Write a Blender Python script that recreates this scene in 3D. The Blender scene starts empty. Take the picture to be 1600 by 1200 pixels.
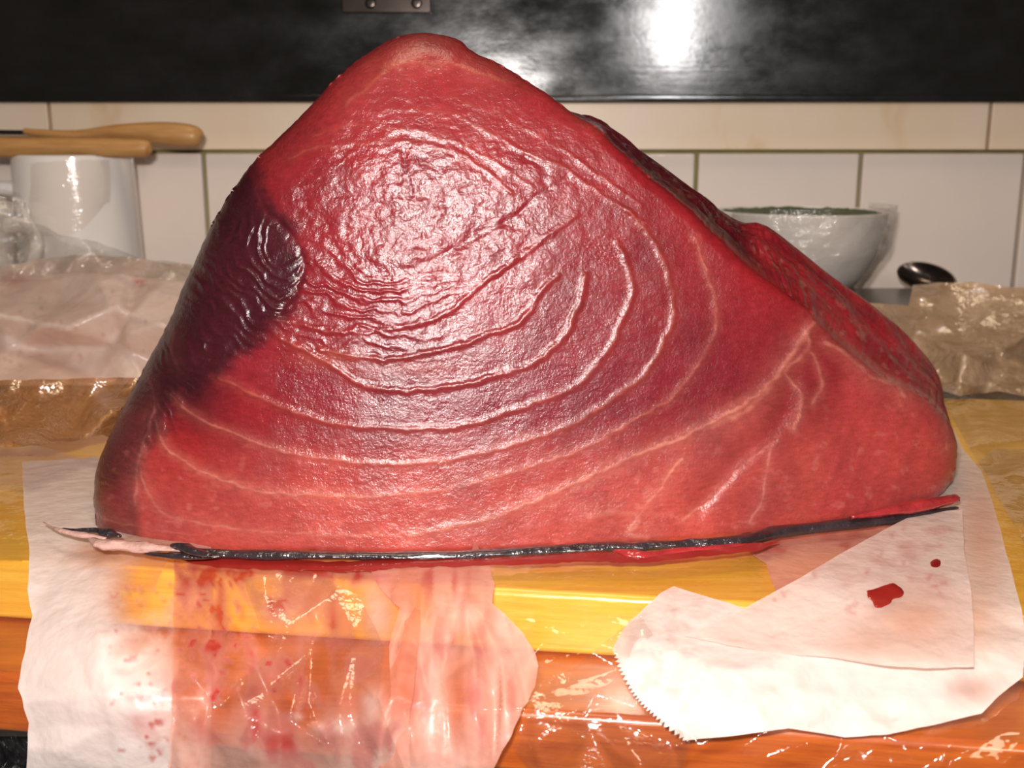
import bpy, bmesh, math, random
import numpy as np
from mathutils import Vector
from mathutils.geometry import delaunay_2d_cdt

S = bpy.context.scene
COL = S.collection
# ------------------------------------------------------------------ camera
H = 0.16; PITCH = math.radians(12.5); FPX = 1700.0
cam_d = bpy.data.cameras.new('camera'); cam = bpy.data.objects.new('camera', cam_d); COL.objects.link(cam)
cam.location = (0, 0, H); cam.rotation_euler = (math.pi/2 - PITCH, 0, 0)
cam_d.sensor_width = 36; cam_d.lens = 36*FPX/1600; cam_d.clip_start = 0.01
cam_d.dof.use_dof = True; cam_d.dof.focus_distance = 0.43; cam_d.dof.aperture_fstop = 16
S.camera = cam
# ------------------------------------------------------------------ world + lights
w = bpy.data.worlds.new('world'); S.world = w; w.use_nodes = True
bg = w.node_tree.nodes['Background']; bg.inputs[0].default_value = (1.0, 0.82, 0.66, 1); bg.inputs[1].default_value = 0.085

def area(name, loc, target, sx, sy, power, col):
    l = bpy.data.lights.new(name, 'AREA'); l.shape = 'RECTANGLE'; l.size = sx; l.size_y = sy; l.energy = power; l.color = col
    o = bpy.data.objects.new(name, l); COL.objects.link(o); o.location = loc
    o.rotation_euler = (Vector(target)-Vector(loc)).to_track_quat('-Z', 'Y').to_euler(); return o
area('flash', (-0.02, -0.015, H+0.05), (0, 0.6, 0.1), 0.028, 0.016, 4.0, (1.0, 0.94, 0.90))
area('kitchen_lamp', (0.40, -1.0, 0.47), (0.1, 0.9, 0.2), 0.07, 0.26, 3.2, (1.0, 0.97, 0.95))
area('ceiling_lamp', (-0.1, 0.45, 1.35), (0, 0.62, 0), 0.5, 0.4, 5.5, (1.0, 0.78, 0.55))
S.view_settings.view_transform = 'Standard'; S.view_settings.look = 'None'
S.view_settings.exposure = 0.0; S.view_settings.gamma = 1; S.view_settings.use_curve_mapping = False

# ------------------------------------------------------------------ helpers
cp, sp = math.cos(PITCH), math.sin(PITCH)
def dirs(u, v):
    """slope of the sight line: x and z gained per metre of depth"""
    a = (np.asarray(u, float)-800)/FPX; b = (600-np.asarray(v, float))/FPX
    y = cp + b*sp
    return a/y, (-sp + b*cp)/y
def at(u, v, Y):
    dx, dz = dirs(u, v)
    return np.stack([dx*Y, np.broadcast_to(Y, np.shape(dx*Y))*1.0, H+dz*Y], -1)
def on_z(u, v, z):
    dx, dz = dirs(u, v); return (z-H)/dz
rng = np.random.RandomState(7)
_tab = np.random.RandomState(3).rand(64, 64)
def vn(x, y, seed=0):
    x = np.asarray(x, float)+seed*13.37; y = np.asarray(y, float)+seed*7.77
    xi = np.floor(x).astype(int); yi = np.floor(y).astype(int); fx = x-xi; fy = y-yi
    fx = fx*fx*(3-2*fx); fy = fy*fy*(3-2*fy)
    g = lambda i, j: _tab[i % 64, j % 64]
    return (g(xi, yi)*(1-fx)+g(xi+1, yi)*fx)*(1-fy)+(g(xi, yi+1)*(1-fx)+g(xi+1, yi+1)*fx)*fy
def fbm(x, y, seed=0, o=4):
    r = 0; a = 1; t = 0
    for i in range(o):
        r = r+a*vn(x*2**i, y*2**i, seed+i*5); t += a; a *= 0.5
    return r/t
def sst(a, b, x):
    t = np.clip((x-a)/(b-a), 0, 1); return t*t*(3-2*t)
def seg_dist(P, poly, closed=False):
    poly = np.asarray(poly, float); d = np.full(len(P), 1e9)
    n = len(poly)
    for i in range(n if closed else n-1):
        a = poly[i]; b = poly[(i+1) % n]; ab = b-a
        t = np.clip(((P-a)@ab)/(ab@ab+1e-12), 0, 1)
        d = np.minimum(d, np.hypot(*(P-(a+t[:, None]*ab)).T))
    return d
def inside(P, poly):
    poly = np.asarray(poly, float); r = np.zeros(len(P), bool); n = len(poly)
    for i in range(n):
        a = poly[i]; b = poly[(i+1) % n]
        c = (a[1] > P[:, 1]) != (b[1] > P[:, 1])
        with np.errstate(divide='ignore', invalid='ignore'):
            xx = (b[0]-a[0])*(P[:, 1]-a[1])/(b[1]-a[1]+1e-12)+a[0]
        r ^= c & (P[:, 0] < xx)
    return r
def catmull(pts, per):
    p = np.asarray(pts, float); n = len(p); out = []
    for i in range(n-1):
        a, b, c, d = p[max(i-1, 0)], p[i], p[i+1], p[min(i+2, n-1)]
        for k in range(per):
            t = k/per
            out.append(0.5*((2*b)+(-a+c)*t+(2*a-5*b+4*c-d)*t*t+(-a+3*b-3*c+d)*t**3))
    out.append(p[-1]); return np.array(out)

def mesh_obj(name, V, F, m=None, parent=None, smooth=True):
    me = bpy.data.meshes.new(name); me.from_pydata([tuple(map(float, q)) for q in V], [], [tuple(map(int, f)) for f in F])
    me.validate(); me.update()
    o = bpy.data.objects.new(name, me); COL.objects.link(o)
    if m: me.materials.append(m)
    if smooth: me.polygons.foreach_set('use_smooth', [True]*len(me.polygons))
    if parent: o.parent = parent
    return o
def grid_obj(name, A, m, parent=None, wrap=False):
    """A: rows x cols x 3"""
    R, C, _ = A.shape
    idx = np.arange(R*C).reshape(R, C)
    if wrap:
        nx = np.roll(idx, -1, 1); F = np.stack([idx[:-1], nx[:-1], nx[1:], idx[1:]], -1).reshape(-1, 4)
    else:
        F = np.stack([idx[:-1, :-1], idx[:-1, 1:], idx[1:, 1:], idx[1:, :-1]], -1).reshape(-1, 4)
    return mesh_obj(name, A.reshape(-1, 3), F, m, parent)
def bm_obj(name, bm, m, parent=None, smooth=True):
    me = bpy.data.meshes.new(name); bmesh.ops.recalc_face_normals(bm, faces=bm.faces); bm.to_mesh(me); bm.free()
    o = bpy.data.objects.new(name, me); COL.objects.link(o)
    if m: me.materials.append(m)
    if smooth: me.polygons.foreach_set('use_smooth', [True]*len(me.polygons))
    if parent: o.parent = parent
    if smooth: wn = o.modifiers.new('normals', 'WEIGHTED_NORMAL'); wn.keep_sharp = True
    return o
def box(bm, c, s, rz=0, bev=0.0, seg=2):
    r = bmesh.ops.create_cube(bm, size=1); vs = r['verts']
    for v in vs: v.co = Vector((v.co.x*s[0], v.co.y*s[1], v.co.z*s[2]))
    if bev:
        es = list({e for v in vs for e in v.link_edges})
        q = bmesh.ops.bevel(bm, geom=es, offset=bev, segments=seg, affect='EDGES', profile=0.5)
        vs = list({v for f in q['faces'] for v in f.verts} | {v for v in vs if v.is_valid})
    c_, s_ = math.cos(rz), math.sin(rz)
    for v in vs:
        x, y = v.co.x*c_-v.co.y*s_, v.co.x*s_+v.co.y*c_
        v.co = Vector((x+c[0], y+c[1], v.co.z+c[2]))
def lathe(name, prof, c, m, parent=None, n=96, axis=None):
    prof = catmull(prof, 5); a = np.linspace(0, 2*math.pi, n, endpoint=False)
    A = np.stack([prof[:, :1]*np.cos(a)+c[0], prof[:, :1]*np.sin(a)+c[1], np.repeat(prof[:, 1:], n, 1)+c[2]], -1)
    return grid_obj(name, A, m, parent, True)
def tube(name, pts, rad, m, parent=None, n=20, flat=1.0, up=(0, 0, 1), per=8, rough=0.0):
    p = catmull([list(q)+[r] for q, r in zip(pts, rad)], per); up = np.array(up, float); rows = []
    a = np.linspace(0, 2*math.pi, n, endpoint=False); L = len(p)
    for i in range(L):
        t = p[min(i+1, L-1), :3]-p[max(i-1, 0), :3]; t /= np.linalg.norm(t)+1e-12
        s = np.cross(t, up); s /= np.linalg.norm(s)+1e-12; q = np.cross(s, t)
        r = p[i, 3]*(1+rough*(vn(i*.35, a*2, 4)-.5)) if rough else p[i, 3]*np.ones(n)
        rows.append(p[i, :3]+(r*np.cos(a))[:, None]*s+(r*flat*np.sin(a))[:, None]*q)
    A = np.array(rows); o = grid_obj(name, A, m, parent, True)
    bm = bmesh.new(); bm.from_mesh(o.data); bmesh.ops.holes_fill(bm, edges=[e for e in bm.edges if e.is_boundary], sides=0)
    bmesh.ops.recalc_face_normals(bm, faces=bm.faces); bm.to_mesh(o.data); bm.free()
    o.data.polygons.foreach_set('use_smooth', [True]*len(o.data.polygons)); return o
def empty(name, loc):
    o = bpy.data.objects.new(name, None); COL.objects.link(o); o.location = loc; o.empty_display_size = .02; return o
def adopt(root, *kids):
    for k in kids:
        k.parent = root; k.location = tuple(-x for x in root.location)
def tag(o, label, cat, group=None, kind=None):
    o['label'] = label; o['category'] = cat
    if group: o['group'] = group
    if kind: o['kind'] = kind
    return o
def struct(o): o['kind'] = 'structure'; return o
def attr(o, name, vals):
    a = o.data.attributes.new(name, 'FLOAT', 'POINT'); a.data.foreach_set('value', np.asarray(vals, np.float32))
def cattr(o, name, rgb):
    a = o.data.attributes.new(name, 'FLOAT_COLOR', 'POINT')
    a.data.foreach_set('color', np.concatenate([rgb, np.ones((len(rgb), 1))], 1).astype(np.float32).ravel())

# ------------------------------------------------------------------ materials
def nt(name):
    m = bpy.data.materials.new(name); m.use_nodes = True; t = m.node_tree
    return m, t, t.nodes['Principled BSDF'], t.nodes['Material Output']
def node(t, typ, **kw):
    n = t.nodes.new(typ)
    for k, v in kw.items():
        if k in n.inputs: n.inputs[k].default_value = v
        else: setattr(n, k, v)
    return n
def noise(t, scale, detail=4, stretch=(1, 1, 1), rough=.55, rot=(0, 0, 0)):
    tc = node(t, 'ShaderNodeTexCoord'); mp = node(t, 'ShaderNodeMapping'); mp.inputs['Scale'].default_value = stretch; mp.inputs['Rotation'].default_value = rot
    t.links.new(tc.outputs['Object'], mp.inputs[0])
    n = node(t, 'ShaderNodeTexNoise', Scale=scale, Detail=detail, Roughness=rough); t.links.new(mp.outputs[0], n.inputs['Vector']); return n
def ramp(t, src, stops):
    r = node(t, 'ShaderNodeValToRGB'); el = r.color_ramp.elements
    while len(el) < len(stops): el.new(.5)
    for e, (p, c) in zip(el, stops): e.position = p; e.color = (*c, 1) if len(c) == 3 else c
    t.links.new(src, r.inputs[0]); return r
def mixc(t, a, b, fac, mode='MIX'):
    n = node(t, 'ShaderNodeMix', data_type='RGBA', blend_type=mode)
    for s, i in ((fac, 0), (a, 6), (b, 7)):
        if hasattr(s, 'is_linked'): t.links.new(s, n.inputs[i])
        elif isinstance(s, (int, float)): n.inputs[i].default_value = s
        else: n.inputs[i].default_value = (*s, 1)
    return n.outputs[2]
def bump(t, src, dist, strength=1.0, prev=None):
    b = node(t, 'ShaderNodeBump', Strength=strength, Distance=dist); t.links.new(src, b.inputs['Height'])
    if prev is not None: t.links.new(prev, b.inputs['Normal'])
    return b.outputs[0]
def simple(name, col, rough=.5, metal=0, var=.15, scale=30, bmp=0, spec=.5, coat=0, bs=80):
    m, t, b, o = nt(name)
    n = noise(t, scale); c2 = tuple(c*(1-var) for c in col)
    t.links.new(ramp(t, n.outputs[0], [(.3, c2), (.7, col)]).outputs[0], b.inputs['Base Color'])
    b.inputs['Roughness'].default_value = rough; b.inputs['Metallic'].default_value = metal; b.inputs['Specular IOR Level'].default_value = spec
    b.inputs['Coat Weight'].default_value = coat; b.inputs['Coat Roughness'].default_value = .08
    if bmp: t.links.new(bump(t, noise(t, bs).outputs[0], bmp), b.inputs['Normal'])
    return m

def mat_meat():
    m, t, b, o = nt('tuna flesh')
    a = node(t, 'ShaderNodeAttribute', attribute_name='tint')
    n1 = noise(t, 34, 5, rough=.6); n2 = noise(t, 260, 4, stretch=(1, 1, 3))
    c = mixc(t, a.outputs['Color'], ramp(t, n1.outputs[0], [(.3, (.50, .42, .50)), (.7, (1.25, 1.25, 1.1))]).outputs[0], .55, 'MULTIPLY')
    c = mixc(t, c, ramp(t, n2.outputs[0], [(.35, (.72, .7, .7)), (.7, (1.2, 1.3, 1.3))]).outputs[0], .5, 'MULTIPLY')
    t.links.new(c, b.inputs['Base Color'])
    f1 = noise(t, 900, 3, rough=.7); f2 = noise(t, 220, 5, rough=.65, stretch=(1, 1, 1.6)); f3 = noise(t, 60, 4)
    nb = bump(t, f3.outputs[0], .0009); nb = bump(t, f2.outputs[0], .00026, 1, nb); nb = bump(t, f1.outputs[0], .00020, 1, nb)
    t.links.new(nb, b.inputs['Normal'])
    rr = ramp(t, f3.outputs[0], [(.35, (.22,)*3), (.65, (.34,)*3)]); t.links.new(rr.outputs[0], b.inputs['Roughness'])
    b.inputs['Specular IOR Level'].default_value = .45
    gl = node(t, 'ShaderNodeAttribute', attribute_name='gloss')
    for nm, v0, v1 in (('Specular IOR Level', .0, .45), ('Coat Weight', 0, .27)):
        g = node(t, 'ShaderNodeMapRange'); g.inputs['To Min'].default_value = v0; g.inputs['To Max'].default_value = v1
        t.links.new(gl.outputs['Fac'], g.inputs[0]); t.links.new(g.outputs[0], b.inputs[nm])
    b.inputs['Coat Roughness'].default_value = .12
    t.links.new(nb, b.inputs['Coat Normal'])
    b.inputs['Subsurface Weight'].default_value = .12; b.inputs['Subsurface Radius'].default_value = (1, .25, .15); b.inputs['Subsurface Scale'].default_value = .004
    return m
def mat_paper(name, dry=(.88, .77, .72), wetc=(.80, .42, .30), rough=.42):
    m, t, b, o = nt(name)
    wet = node(t, 'ShaderNodeAttribute', attribute_name='wet'); bl = node(t, 'ShaderNodeAttribute', attribute_name='blood')
    n = noise(t, 120, 5); n2 = noise(t, 30, 4)
    c = mixc(t, dry, wetc, wet.outputs['Fac'])
    c = mixc(t, c, ramp(t, n.outputs[0], [(.3, (.88, .84, .82)), (.7, (1.05, 1.05, 1.05))]).outputs[0], .6, 'MULTIPLY')
    c = mixc(t, c, (.50, .035, .03), bl.outputs['Fac'])
    t.links.new(c, b.inputs['Base Color']); b.inputs['Roughness'].default_value = rough
    b.inputs['Coat Weight'].default_value = .25; b.inputs['Coat Roughness'].default_value = .18
    nb = bump(t, n2.outputs[0], .0016); nb = bump(t, n.outputs[0], .0005, 1, nb); t.links.new(nb, b.inputs['Normal'])
    tl = node(t, 'ShaderNodeBsdfTranslucent'); t.links.new(c, tl.inputs[0])
    mx = node(t, 'ShaderNodeMixShader'); mx.inputs[0].default_value = .25
    t.links.new(b.outputs[0], mx.inputs[1]); t.links.new(tl.outputs[0], mx.inputs[2])
    tr = node(t, 'ShaderNodeBsdfTransparent'); tr.inputs[0].default_value = (1, .93, .88, 1)
    f = node(t, 'ShaderNodeMapRange'); f.inputs['To Min'].default_value = .10; f.inputs['To Max'].default_value = .86
    t.links.new(wet.outputs['Fac'], f.inputs[0])
    m2 = node(t, 'ShaderNodeMixShader'); t.links.new(f.outputs[0], m2.inputs[0]); t.links.new(mx.outputs[0], m2.inputs[1]); t.links.new(tr.outputs[0], m2.inputs[2])
    t.links.new(m2.outputs[0], o.inputs[0]); return m
def mat_wrap(name, tint=(.97, .96, .94), haze=.06, hazec=(.8, .75, .7), base=.05, bs=70, bd=.0015, rough=.09):
    m, t, b, o = nt(name); t.nodes.remove(b)
    n = noise(t, bs, 4, rough=.6, stretch=(1, 1, 1.5)); v = node(t, 'ShaderNodeTexVoronoi', Scale=bs*.7, feature='DISTANCE_TO_EDGE')
    tc = node(t, 'ShaderNodeTexCoord'); t.links.new(tc.outputs['Object'], v.inputs['Vector'])
    nb = bump(t, n.outputs[0], bd); nb = bump(t, v.outputs[0], bd*.25, 1, nb)
    g = node(t, 'ShaderNodeBsdfGlossy', Roughness=rough); t.links.new(nb, g.inputs['Normal'])
    tr = node(t, 'ShaderNodeBsdfTransparent'); tr.inputs[0].default_value = (*tint, 1)
    d = node(t, 'ShaderNodeBsdfDiffuse'); d.inputs[0].default_value = (*hazec, 1); t.links.new(nb, d.inputs['Normal'])
    m1 = node(t, 'ShaderNodeMixShader'); m1.inputs[0].default_value = haze; t.links.new(tr.outputs[0], m1.inputs[1]); t.links.new(d.outputs[0], m1.inputs[2])
    lw = node(t, 'ShaderNodeLayerWeight', Blend=.25); t.links.new(nb, lw.inputs['Normal'])
    mr = node(t, 'ShaderNodeMapRange'); mr.inputs['To Min'].default_value = base; mr.inputs['To Max'].default_value = .55; t.links.new(lw.outputs['Facing'], mr.inputs[0])
    m2 = node(t, 'ShaderNodeMixShader'); t.links.new(mr.outputs[0], m2.inputs[0]); t.links.new(m1.outputs[0], m2.inputs[1]); t.links.new(g.outputs[0], m2.inputs[2])
    t.links.new(m2.outputs[0], o.inputs[0]); return m
def mat_wood(name, c1, c2, rough=.3, sc=26, stretch=(.6, 6, 14), coat=.5, rz=0.14):
    m, t, b, o = nt(name)
    n = noise(t, sc, 6, stretch=stretch, rough=.6, rot=(0, 0, rz)); n2 = noise(t, 7, 3)
    c = ramp(t, n.outputs[0], [(.32, c1), (.68, c2)]).outputs[0]
    c = mixc(t, c, ramp(t, n2.outputs[0], [(.3, (.8, .75, .7)), (.7, (1.1, 1.1, 1.1))]).outputs[0], .6, 'MULTIPLY')
    t.links.new(c, b.inputs['Base Color']); b.inputs['Roughness'].default_value = rough
    b.inputs['Coat Weight'].default_value = coat; b.inputs['Coat Roughness'].default_value = .12
    t.links.new(bump(t, n.outputs[0], .0004), b.inputs['Normal']); return m

M = {}
M['meat'] = mat_meat()
M['skin'] = simple('tuna skin', (.040, .028, .034), .22, 0, .6, 90, .002, .7, .5, 150)
M['fat'] = simple('pale skin fat', (.72, .42, .36), .3, 0, .45, 120, .0015, .5, .4, 150)
M['raw'] = simple('wet red flesh', (.42, .03, .035), .2, 0, .5, 90, .0015, .6, .6, 120)
M['blood'] = simple('blood', (.30, .018, .014), .12, 0, .3, 60, 0, .6, .6)
M['tile'] = simple('white glazed tile', (.90, .78, .70), .11, 0, .07, 9, .0012, .5, 0, 8)
M['grout'] = simple('stained grout', (.34, .30, .10), .8, 0, .4, 20)
M['panel'] = None
M['white_china'] = simple('white china', (.84, .79, .75), .12, 0, .03, 20)
M['paper'] = mat_paper('butcher paper')
M['paper_pink'] = mat_paper('blood stained paper', (.88, .68, .62), (.80, .20, .08))
M['paper_rose'] = mat_paper('rose stained paper', (.88, .56, .48), (.80, .26, .14))
M['paper_brown'] = mat_paper('damp paper', (.93, .76, .67), (.66, .38, .26), .3)
M['wrap'] = mat_wrap('cling film', (.99, .97, .95), .015, base=.05, rough=.13)
M['wrap_brown'] = mat_wrap('blood tinted film', (.80, .55, .38), .50, (.50, .24, .10), .2, 60, .004, .16)
M['wrap_tan'] = mat_wrap('tan film', (.85, .68, .5), .52, (.85, .56, .34), .24, 60, .005, .10)
M['wrap_grey'] = mat_wrap('crumpled film', (.93, .93, .92), .07, (.62, .58, .54), .10, 90, .0035, .12)
M['wrap_flat'] = mat_wrap('film over the board', (.99, .97, .93), .02, (.8, .7, .5), .035, 28, .0022)
M['board'] = mat_wood('yellow board', (.86, .42, .035), (.95, .57, .07), .25)
M['board2'] = mat_wood('orange board', (.36, .055, .003), (.55, .12, .006), .28)
M['stick'] = mat_wood('beech', (.42, .20, .06), (.56, .31, .11), .5, 30, (1, 8, 8), .1, 0)
M['dark_steel'] = simple('dark steel', (.10, .08, .07), .22, .9, .3, 40)
M['steel'] = simple('steel', (.4, .4, .4), .3, 1, .3, 40)
M['black'] = simple('black laminate', (.012, .012, .013), .25, 0, .4, 30)
M['bag'] = simple('black plastic', (.012, .012, .013), .18, 0, .4, 30, .006, .8, .3, 40)
M['herb'] = simple('chopped herbs', (.07, .15, .02), .6, 0, .7, 300, .004, .5, 0, 300)
def mat_panel():
    m, t, b, o = nt('black steel panel')
    n = noise(t, 16, 6, stretch=(1, 1, 1.6), rough=.65); s = noise(t, 40, 4, stretch=(.15, 1, 6))
    t.links.new(ramp(t, n.outputs[0], [(.3, (.003,)*3), (.75, (.010, .010, .011))]).outputs[0], b.inputs['Base Color'])
    t.links.new(ramp(t, n.outputs[0], [(.35, (.10,)*3), (.7, (.22,)*3)]).outputs[0], b.inputs['Roughness'])
    b.inputs['Specular IOR Level'].default_value = .9
    nb = bump(t, s.outputs[0], .00003); nb = bump(t, n.outputs[0], .00018, 1, nb); t.links.new(nb, b.inputs['Normal']); return m
M['panel'] = mat_panel()
def mat_strip():
    m, t, b, o = nt('cream stained tile')
    n = noise(t, 12, 5, stretch=(1, 1, .5)); c = ramp(t, n.outputs[0], [(.25, (.74, .46, .22)), (.40, (.90, .70, .50)), (.7, (.93, .76, .60))]).outputs[0]
    t.links.new(c, b.inputs['Base Color']); b.inputs['Roughness'].default_value = .35; return m
M['strip'] = mat_strip()

# ------------------------------------------------------------------ the setting
YW = 0.95
bm = bmesh.new(); box(bm, (0, YW+.056, .25), (2.6, .1, 1.5)); struct(bm_obj('wall_back', bm, M['grout'], None, False))
bm = bmesh.new(); PT = .1403; X0 = .1576; G = .0035
for k in range(-9, 9):
    for zc, hh in ((.153-.0705, .1375), (.153-.0705-.1403, .1375)):
        box(bm, (X0+PT*(k+.5), YW+.003, zc), (PT-G, .012, hh), 0, .0018, 3)
struct(bm_obj('wall_tiles', bm, M['tile'])).name = 'trim_1'
bm = bmesh.new()
for x0, x1 in ((-1.3, -.389), (-.387, .40), (.402, 1.3)):
    box(bm, ((x0+x1)/2, YW-.001, .1735), (x1-x0-.001, .02, .0385), 0, .001, 2)
struct(bm_obj('trim_2', bm, M['strip']))
bm = bmesh.new(); box(bm, (0, YW-.006, .45), (2.6, .034, .515), 0, .001); box(bm, (0, YW-.0245, .1955), (2.6, .005, .006), 0, .0012)
pn = bm_obj('trim_3', bm, M['panel']); struct(pn)
bm = bmesh.new(); box(bm, (0, .8625, -.0055), (2.6, .155, .0855), 0, .003); led = bm_obj('ledge', bm, M['black']); tag(led, 'black raised ledge running along the foot of the tiled wall', 'ledge')
bm = bmesh.new(); box(bm, (0, .68, -.0735), (2.6, .52, .05), 0, .004); wt = bm_obj('worktop', bm, M['black']); tag(wt, 'black worktop under the wooden boards', 'worktop')

bm = bmesh.new(); box(bm, (0, -.5, -.95), (3.4, 3.2, .05)); struct(bm_obj('floor', bm, simple('floor tile', (.25, .2, .16), .6), None, False))
# bracket on the panel
root = empty('bracket', (0, 0, 0)); c = at(603, 0, .924)
root.location = tuple(c)
bm = bmesh.new(); box(bm, (c[0], .9255, c[2]+.006), (.072, .0035, .032), 0, .0012); pl = bm_obj('plate', bm, M['dark_steel'])
adopt(root, pl)
for u in (579, 651):
    q = at(u, 5, .9235); s = lathe('screw', [(.0001, -.001), (.0035, -.001), (.0045, .0005), (.0035, .002), (.0001, .0022)], (0, 0, 0), M['dark_steel'], None, 24)
    s.data.transform(__import__('mathutils').Matrix.Rotation(math.pi/2, 4, 'X')); s.data.transform(__import__('mathutils').Matrix.Translation(Vector(q)-Vector((0, .0005, 0))))
    adopt(root, s)
tag(root, 'dark metal bracket with two screws on the black panel', 'bracket')

# ------------------------------------------------------------------ boards
MS = -.139; RZ = math.atan(MS); E0 = .3726
def board(name, e0, z0, z1, depth, m, x0, x1, bev):
    bm = bmesh.new(); L = (x1-x0)/math.cos(RZ); xc = (x0+x1)/2; yc = e0+MS*xc
    c = (xc-math.sin(RZ)*depth/2, yc+math.cos(RZ)*depth/2, (z0+z1)/2)
    box(bm, c, (L, depth, z1-z0), RZ, bev, 4); return bm_obj(name, bm, m)
b1 = board('cutting_board', E0, -.0246, 0, .345, M['board'], -.42, .40, .003)
tag(b1, 'thick yellow wooden cutting board under the tuna', 'cutting board')
b2 = board('cutting_board.001', E0-.042, -.0482, -.0248, .375, M['board2'], -.45, .43, .003)
tag(b2, 'dark orange wooden board lying under the yellow board', 'cutting board')

# ------------------------------------------------------------------ draped sheets
def drape_depth(u, v, off=0.0):
    dx, dz = dirs(u, v); k = 1-MS*dx
    h = .0015+off
    t1 = np.where(dz < -.02, (h-H)/np.minimum(dz, -.02), 9)
    e = E0-.004-off
    t2 = (e+1.75*H)/(k-1.75*dz)
    t3 = (E0-.047-off)/k
    s = .006
    m = np.maximum(np.maximum(t1, t2), t3)
    return m+s*np.log(np.exp((t1-m)/s)+np.exp((t2-m)/s)+np.exp((t3-m)/s)) - s*0.0
def facets(P, spacing, seed, ax=1.0, ay=1.0, rot=0.0):
    """piecewise linear random field, -1..1: folded paper"""
    r = np.random.RandomState(seed); c, s = math.cos(rot), math.sin(rot)
    Q = np.stack([(P[:, 0]*c+P[:, 1]*s)/ax, (-P[:, 0]*s+P[:, 1]*c)/ay], 1)
    lo = Q.min(0)-2*spacing; hi = Q.max(0)+2*spacing
    nx = int((hi[0]-lo[0])/spacing)+2; ny = int((hi[1]-lo[1])/spacing)+2
    gx, gy = np.meshgrid(np.arange(nx), np.arange(ny)); g = np.stack([gx.ravel(), gy.ravel()], 1)*spacing+lo+(r.rand(nx*ny, 2)-.5)*spacing*.9
    hgt = r.rand(len(g))*2-1
    vs, _, fs, ov, _, _ = delaunay_2d_cdt([Vector(q) for q in g], [], [], 0, 1e-4)
    vs = np.array([tuple(q) for q in vs]); hh = np.array([hgt[o[0]] if o else 0 for o in ov]); out = np.zeros(len(P))
    order = np.argsort(Q[:, 0]); qs = Q[order]
    for f in fs:
        a, b, c_ = vs[f[0]], vs[f[1]], vs[f[2]]
        i0 = np.searchsorted(qs[:, 0], min(a[0], b[0], c_[0])); i1 = np.searchsorted(qs[:, 0], max(a[0], b[0], c_[0]))
        q = qs[i0:i1]
        if not len(q): continue
        den = (b[1]-c_[1])*(a[0]-c_[0])+(c_[0]-b[0])*(a[1]-c_[1])
        if abs(den) < 1e-9: continue
        w1 = ((b[1]-c_[1])*(q[:, 0]-c_[0])+(c_[0]-b[0])*(q[:, 1]-c_[1]))/den
        w2 = ((c_[1]-a[1])*(q[:, 0]-c_[0])+(a[0]-c_[0])*(q[:, 1]-c_[1]))/den
        w3 = 1-w1-w2; k = (w1 >= -1e-6) & (w2 >= -1e-6) & (w3 >= -1e-6)
        out[order[i0:i1][k]] = (w1*hh[f[0]]+w2*hh[f[1]]+w3*hh[f[2]])[k]
    return out
def sheet(name, outline, depth, m, sp=7, smooth=True, wet=None, blood=None, parent=None, wob=1.5, seed=0):
    o = []; n = len(outline)
    for i in range(n):
        a = np.array(outline[i], float); b = np.array(outline[(i+1) % n], float); k = max(1, int(np.hypot(*(b-a))/sp))
        for j in range(k): o.append(a+(b-a)*j/k)
    o = np.array(o)
    if wob:
        o = o+wob*2*np.stack([vn(np.arange(len(o))*.35, o[:, 1]*.01, seed)-.5, vn(np.arange(len(o))*.35, o[:, 0]*.01, seed+3)-.5], 1)
    lo, hi = o.min(0), o.max(0)
    gx, gy = np.meshgrid(np.arange(lo[0], hi[0], sp), np.arange(lo[1], hi[1], sp*.87)); gx = gx+(np.arange(gx.shape[0]) % 2)[:, None]*sp*.5
    g = np.stack([gx.ravel(), gy.ravel()], 1); g = g+(rng.rand(*g.shape)-.5)*sp*.2
    g = g[inside(g, o)]; g = g[seg_dist(g, o, True) > sp*.5]
    P = np.concatenate([o, g]); E = [(i, (i+1) % len(o)) for i in range(len(o))]
    vs, _, fs, _, _, _ = delaunay_2d_cdt([Vector(q) for q in P], E, [], 1, 1e-4)
    P = np.array([tuple(q) for q in vs]); Y = depth(P)
    ob = mesh_obj(name, at(P[:, 0], P[:, 1], Y), fs, m, parent, smooth)
    bl = np.clip(blood(P) if blood else np.zeros(len(P)), 0, 1); we = np.clip(wet(P) if wet else np.zeros(len(P)), 0, 1)
    attr(ob, 'wet', we*(1-.75*bl)); attr(ob, 'blood', bl)
    return ob
def blobs(P, spots):
    r = np.zeros(len(P))
    for (x, y, rx, ry, a) in spots: r = np.maximum(r, a*np.exp(-((P[:, 0]-x)/rx)**2-((P[:, 1]-y)/ry)**2))
    return r
def specks(P, seed, n, box_, r0, r1):
    r = np.random.RandomState(seed); x0, y0, x1, y1 = box_
    out = np.zeros(len(P))
    for i in range(n):
        x, y = x0+r.rand()*(x1-x0), y0+r.rand()*(y1-y0); a, b = r0+r.rand()*(r1-r0), r0+r.rand()*(r1-r0)
        out = np.maximum(out, sst(1.4, .6, np.hypot((P[:, 0]-x)/a, (P[:, 1]-y)/b)))
    return out

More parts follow.
